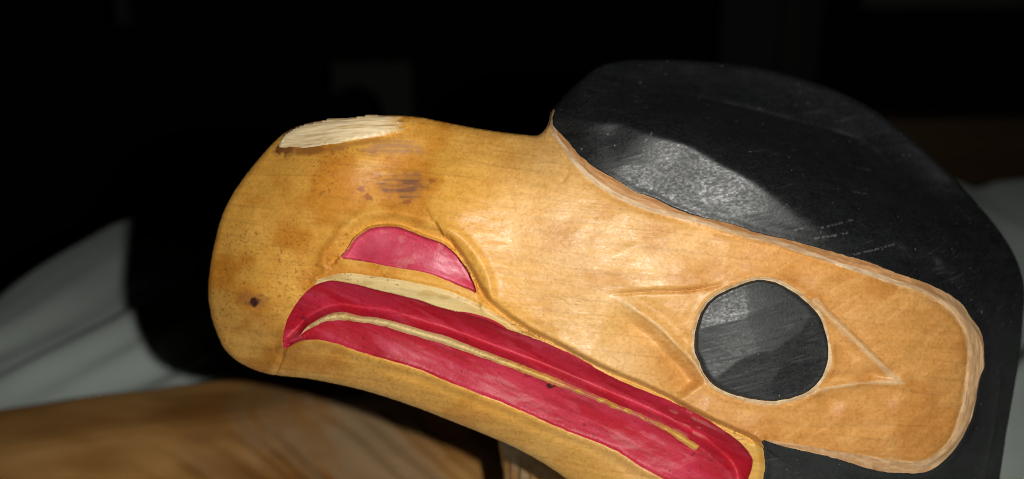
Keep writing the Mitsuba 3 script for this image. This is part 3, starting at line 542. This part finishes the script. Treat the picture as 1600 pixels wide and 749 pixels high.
# ---------------------------------------------------------------- the slab of carved wood behind and below the beak
def slab_piece(x_left, x_right, n, seed, reach):
    """A bar lying on the cloth: chamfered top, chiselled front face. Runs from x_left to x_right along a line that swings away to the right."""
    yaw = math.radians(17)
    d, e = np.array([math.cos(yaw), math.sin(yaw)]), np.array([-math.sin(yaw), math.cos(yaw)])
    prof = [(-0.046, 0.002), (-0.040, 0.006), (-0.030, 0.0125), (-0.020, 0.0195), (-0.010, 0.0260), (-0.004, 0.0295), (0.0, 0.0308), (0.004, 0.0312), (0.012, 0.0312), (0.022, 0.031), (0.0265, 0.0305), (0.0285, 0.028), (0.029, 0.015), (0.029, 0.002)]
    prof = np.array(prof)
    s = np.r_[0, np.cumsum(np.linalg.norm(np.diff(prof, axis=0), axis=1))]
    q = np.linspace(0, s[-1], 110)
    pw, pz = np.interp(q, s, prof[:, 0]), np.interp(q, s, prof[:, 1])
    u = np.linspace(x_left, x_right, n)
    U, Q = np.meshgrid(u, q, indexing='ij')
    W, Z = np.broadcast_to(pw, U.shape).copy(), np.broadcast_to(pz, U.shape).copy()
    front_ = step(0.056, 0.030, Q)
    lean = U * 1000 + 1.5 * Z * 1000
    gouge = lean / 11.0 + 1.6 * meshkit.noise(np.stack([lean / 16.0, Z * 1000 / 20, 0 * U + seed], -1), 60 + seed)
    gouge = (gouge % 1.0) * (0.4 + 0.6 * meshkit.noise(np.stack([lean / 9.0, Z * 1000 / 14, 0 * U + 5], -1), 63))
    rough_ = np.maximum(step(-0.145, -0.105, U), reach)
    W -= front_ * (0.0006 + 0.0050 * rough_) * (gouge - 0.3)
    W += 0.0012 * (meshkit.fbm(np.stack([U * 60, Q * 90, 0 * U], -1), 3, 61) - 0.5)
    Z += 0.0016 * (meshkit.fbm(np.stack([U * 40, Q * 30, 0 * U + 3], -1), 2, 62) - 0.5) * (Z > 0.01)
    W -= 0.020 * step(-0.12, -0.01, U) * front_ * step(0.034, 0.004, Z)
    x = U * d[0] + W * e[0]
    y = 0.320 + U * d[1] + W * e[1]
    V = np.stack([x, y, Z], -1)
    m = len(q)
    idx = np.arange(n * m).reshape(n, m)
    F = np.concatenate([np.stack([idx[:-1, :-1], idx[1:, :-1], idx[1:, 1:], idx[:-1, 1:]], -1).reshape(-1, 4)])
    tr = np.vstack([F[:, [0, 1, 2]], F[:, [0, 2, 3]]])
    ends = []
    vv, base = V.reshape(-1, 3), n * m
    for row, flip in ((idx[0], True), (idx[-1], False)):
        cen = vv[row].mean(0); vv = np.vstack([vv, cen]); k = len(vv) - 1
        f = np.stack([row[:-1], row[1:], np.full(m - 1, k)], 1)
        ends.append(f[:, ::-1] if flip else f)
        ends.append(np.array([[row[-1], row[0], k]])[:, ::(-1 if flip else 1)])
    bottom = np.stack([idx[:-1, -1], idx[1:, -1], idx[1:, 0], idx[:-1, 0]], -1)
    ends += [bottom[:, [0, 1, 2]], bottom[:, [0, 2, 3]]]
    mesh = trimesh.Trimesh(vv, np.vstack([tr] + ends), process=False)
    return mesh

def slab_colour(p, n, uv):
    x, y, z = p.x * 1000, p.y * 1000, p.z * 1000
    c = mix((0.38, 0.168, 0.040), (0.54, 0.280, 0.088), smoothstep(0.3, 0.7, fbm(x * 0.03, y * 0.06, z * 0.06, 3)))
    c = mix(c, (0.20, 0.080, 0.018), 0.5 * smoothstep(0.52, 0.72, fbm(x * 0.02 + 5, y * 0.07, z * 0.07, 3)))
    grey = smoothstep(0.36, 0.66, fbm((x + 1.5 * z) * 0.10, z * 0.07, 3.0, 3)) * smoothstep(-110, -70, x)
    return mix(c, (0.36, 0.26, 0.155), 0.65 * grey)

coat('slab_wood', slab_colour, 0.5, lambda p, n, uv: fbm(p.x * 150, p.y * 200, p.z * 200, 2), 2e-4, eps=3e-4, specular=0.5)
scene['carved_wood_slab'] = mikit.ply(slab_piece(-0.42, 0.12, 560, 0, 0.0), 'slab_wood', smooth=40)
labels['carved_wood_slab'] = {'label': 'blurred brown wooden slab with chiselled front lying on white cloth below the beak', 'category': 'wooden slab'}

# the throat of the bird: a gouged post that comes down behind the jaw
def throat_mesh():
    th, zz = np.linspace(0, 2 * np.pi, 260, endpoint=False), np.linspace(-34, -150, 110)
    A, Z = np.meshgrid(th, zz, indexing='ij')
    cell = (A * 4.6 + 0.06 * (Z + 60) + 1.2 * meshkit.noise(np.stack([A * 2, Z / 18, 0 * A], -1), 81))
    flute = 1.9 * np.abs((cell % 1.0) - 0.5)
    R = 1 + (0.055 * flute + 0.03 * (meshkit.fbm(np.stack([A * 3, Z / 6, 0 * A + 4], -1), 2, 82) - 0.5))
    cx = 19.0 - 0.14 * (Z + 55)
    q = np.c_[(cx + 21.5 * R * np.cos(A)).ravel(), Z.ravel()]
    V = to_world(q, (-62 + 22 * R * np.sin(A)).ravel())
    n, m = A.shape
    i = np.arange(n * m).reshape(n, m); j = np.roll(i, -1, 0)
    F = np.stack([i[:, :-1], i[:, 1:], j[:, 1:], j[:, :-1]], -1).reshape(-1, 4)
    V = np.vstack([V, V[i[:, 0]].mean(0), V[i[:, -1]].mean(0)])
    tr = np.vstack([F[:, [0, 1, 2]], F[:, [0, 2, 3]], np.stack([i[:, 0], j[:, 0], np.full(n, n * m)], 1), np.stack([j[:, -1], i[:, -1], np.full(n, n * m + 1)], 1)])
    mesh = trimesh.Trimesh(V, tr, process=False)
    if mesh.volume < 0:
        mesh.invert()
    return mesh
scene['wooden_bird_head__throat'] = mikit.ply(throat_mesh(), 'slab_wood', smooth=35)
labels['wooden_bird_head__throat'] = {'label': 'brown gouged wood of the throat behind the jaw'}

# ---------------------------------------------------------------- white cloth over the bed
def cloth_mesh():
    xs, ys = np.arange(-0.34, 0.80, 0.0035), np.arange(-0.35, 0.80, 0.0045)
    X, Y = np.meshgrid(xs, ys, indexing='ij')
    left = -0.264 - 0.016 * np.exp(-((Y - 0.51) / 0.07) ** 2) + 0.10 * step(0.57, 0.68, Y) + 0.012 * (meshkit.noise(np.stack([Y * 9, 0 * Y, 0 * Y], -1), 71) - 0.5)
    far = 0.665 + 0.02 * (meshkit.noise(np.stack([X * 7, 0 * X, 0 * X], -1), 72) - 0.5)
    slope = np.clip(0.22 + 8.2 * (0.447 - ys), 0.10, 0.95)
    fan = X - (np.cumsum(slope) * 0.0045)[None, :] + 0.030 * (meshkit.fbm(np.stack([X * 8, Y * 6, 0 * X], -1), 2, 73) - 0.5)
    f1 = meshkit.noise(np.stack([fan * 46, Y * 4.0, 0 * X], -1), 74)
    f2 = meshkit.noise(np.stack([fan * 95, Y * 7.0, 0 * X + 2], -1), 75)
    Z = 0.058 * f1 * (0.4 + 0.9 * meshkit.noise(np.stack([X * 9, Y * 6, 0 * X + 8], -1), 77)) + 0.006 * f2 - 0.018
    Z += 0.018 * (meshkit.noise(np.stack([X * 7, Y * 7, 0 * X + 5], -1), 76) - 0.5)
    keep = step(0.30, 0.42, Y) + step(0.14, 0.2, np.abs(X)) * 0.4   # flattened under the carving and the slab
    flatten = step(0.265, 0.315, Y) * np.clip(keep, 0, 1)
    Z = np.where(True, Z * flatten, Z)
    Z = np.minimum(Z, 0.028) - 0.001 * (1 - flatten)
    calm = step(left + 0.0, left + 0.10, X) * step(far, far - 0.22, Y)
    Z = Z * (0.25 + 0.75 * calm)
    for dist in (left - X, Y - far):
        o = np.clip(dist + 0.02, 0, None)
        Z -= np.where(o < 0.03, o * o / 0.06, 0.015 + (o - 0.03) * 3.2)
    Z = np.maximum(Z, -0.35)
    V = np.stack([X, Y, Z], -1).reshape(-1, 3)
    n, m = X.shape
    i = np.arange(n * m).reshape(n, m)
    F = np.stack([i[:-1, :-1], i[1:, :-1], i[1:, 1:], i[:-1, 1:]], -1).reshape(-1, 4)
    return V, F
coat('white_cotton', lambda p, n, uv: mi.Color3f(0.70, 0.78, 0.735) * (0.93 + 0.12 * fbm(p.x * 60, p.y * 60, p.z * 60, 2)), 0.9, None, specular=0.1)
scene['bed_sheet'] = mikit.ply(cloth_mesh(), 'white_cotton', smooth=True)
labels['bed_sheet'] = {'label': 'crumpled white cotton sheet spread under and behind the carving', 'category': 'cloth'}

# ---------------------------------------------------------------- dim things far behind
def board(cx, cy, cz, sx, sy, sz, r=0.006, yaw=0.0, cut=None):
    """A board with rounded edges (sx wide, sy thick, sz tall), with an optional round notch (x, z, radius)."""
    outl = shapely.box(-sx / 2 + r, -sz / 2 + r, sx / 2 - r, sz / 2 - r).buffer(r, quad_segs=6)
    if cut:
        outl = outl.difference(shapely.Point(cut[0], cut[1]).buffer(cut[2], quad_segs=24))
    m = trimesh.creation.extrude_polygon(outl, sy, engine='earcut')
    m.apply_transform(trimesh.transformations.rotation_matrix(math.pi / 2, [1, 0, 0]))
    m.apply_translation([0, sy / 2, 0])
    m.apply_transform(trimesh.transformations.rotation_matrix(yaw, [0, 0, 1]))
    m.apply_translation([cx, cy, cz])
    return m

def seen(px, pz, y):
    """A point in the room at depth y, given its bearing (right, up) from the lens."""
    d = AHEAD + px * RIGHT + pz * UP
    return EYE_AT + d * (y / d[1])

coat('plaster', (0.35, 0.34, 0.32), 0.9, None, specular=0.1)
coat('card_paper', (0.15, 0.152, 0.14), 0.8, None, specular=0.2)
coat('dim_curtain', (0.16, 0.16, 0.165), 0.9, None, specular=0.1)
coat('olive_card', (0.34, 0.36, 0.26), 0.9, None, specular=0.1)
coat('brown_rail', lambda p, n, uv: mix((0.07, 0.042, 0.019), (0.11, 0.063, 0.028), fbm(p.x * 12, p.y * 60, p.z * 60, 3)), 0.5, None, specular=0.4)

scene['wall'] = mikit.ply(board(0, 6.0, 0.3, 12.0, 0.1, 5.0), 'plaster', smooth=30)
labels['wall'] = {'label': 'unlit wall far behind the carving', 'kind': 'structure'}
scene['bed_rail'] = mikit.ply(board(0.75, 0.80, -0.13, 0.96, 0.03, 0.30, 0.01), 'brown_rail', smooth=30)
labels['bed_rail'] = {'label': 'dim brown wooden rail behind the sheet at the far right', 'category': 'rail'}

p = seen(-0.145, 0.150, 1.6)
scene['grey_card'] = mikit.ply(board(p[0], p[1], p[2], 0.132, 0.004, 0.110, 0.004, 0.0, (-0.030, -0.030, 0.047)), 'card_paper', smooth=30)
labels['grey_card'] = {'label': 'faint grey card with a round notch in the dark above the beak', 'category': 'card'}

def curtain(x0, x1, y, z0, z1):
    xs, zs = np.linspace(x0, x1, 60), np.linspace(z0, z1, 30)
    X, Z = np.meshgrid(xs, zs, indexing='ij')
    Y = y + 0.012 * np.sin((X - x0) * 110 + 0.6 * np.sin(Z * 4)) * (0.6 + 0.4 * np.sin(X * 37))
    n, m = X.shape
    V = np.vstack([np.stack([X, Y, Z], -1).reshape(-1, 3), np.stack([X, Y + 0.004, Z], -1).reshape(-1, 3)])
    i = np.arange(n * m).reshape(n, m)
    F = np.stack([i[:-1, :-1], i[1:, :-1], i[1:, 1:], i[:-1, 1:]], -1).reshape(-1, 4)
    rim_ = np.r_[i[:, 0], i[-1, 1:], i[-2::-1, -1], i[0, -2:0:-1]]
    nxt = np.roll(rim_, -1)
    side_ = np.stack([nxt, rim_, rim_ + n * m, nxt + n * m], 1)
    return V, np.vstack([F, F[:, ::-1] + n * m, side_])

a, b = seen(0.208, 0.10, 1.9), seen(0.308, 0.10, 1.9)
scene['curtain'] = mikit.ply(curtain(a[0], b[0], 1.9, -0.20, 0.75), 'dim_curtain', smooth=40)
labels['curtain'] = {'label': 'faint dark grey hanging curtain behind the top of the black crown', 'category': 'curtain'}
p = seen(0.50, 0.300, 2.1)
scene['wall_board'] = mikit.ply(board(p[0], p[1], p[2], 0.52, 0.012, 0.23, 0.004), 'olive_card', smooth=30)
labels['wall_board'] = {'label': 'faint olive grey board in the dark at the top right corner', 'category': 'board'}
p = seen(-0.407, 0.245, 1.7)
scene['hanging_strap'] = mikit.ply(curtain(p[0] - 0.012, p[0] + 0.012, 1.7, p[2] - 0.035, p[2] + 0.20), 'dim_curtain', smooth=40)
labels['hanging_strap'] = {'label': 'faint narrow grey strap hanging in the dark at the upper left', 'category': 'strap'}
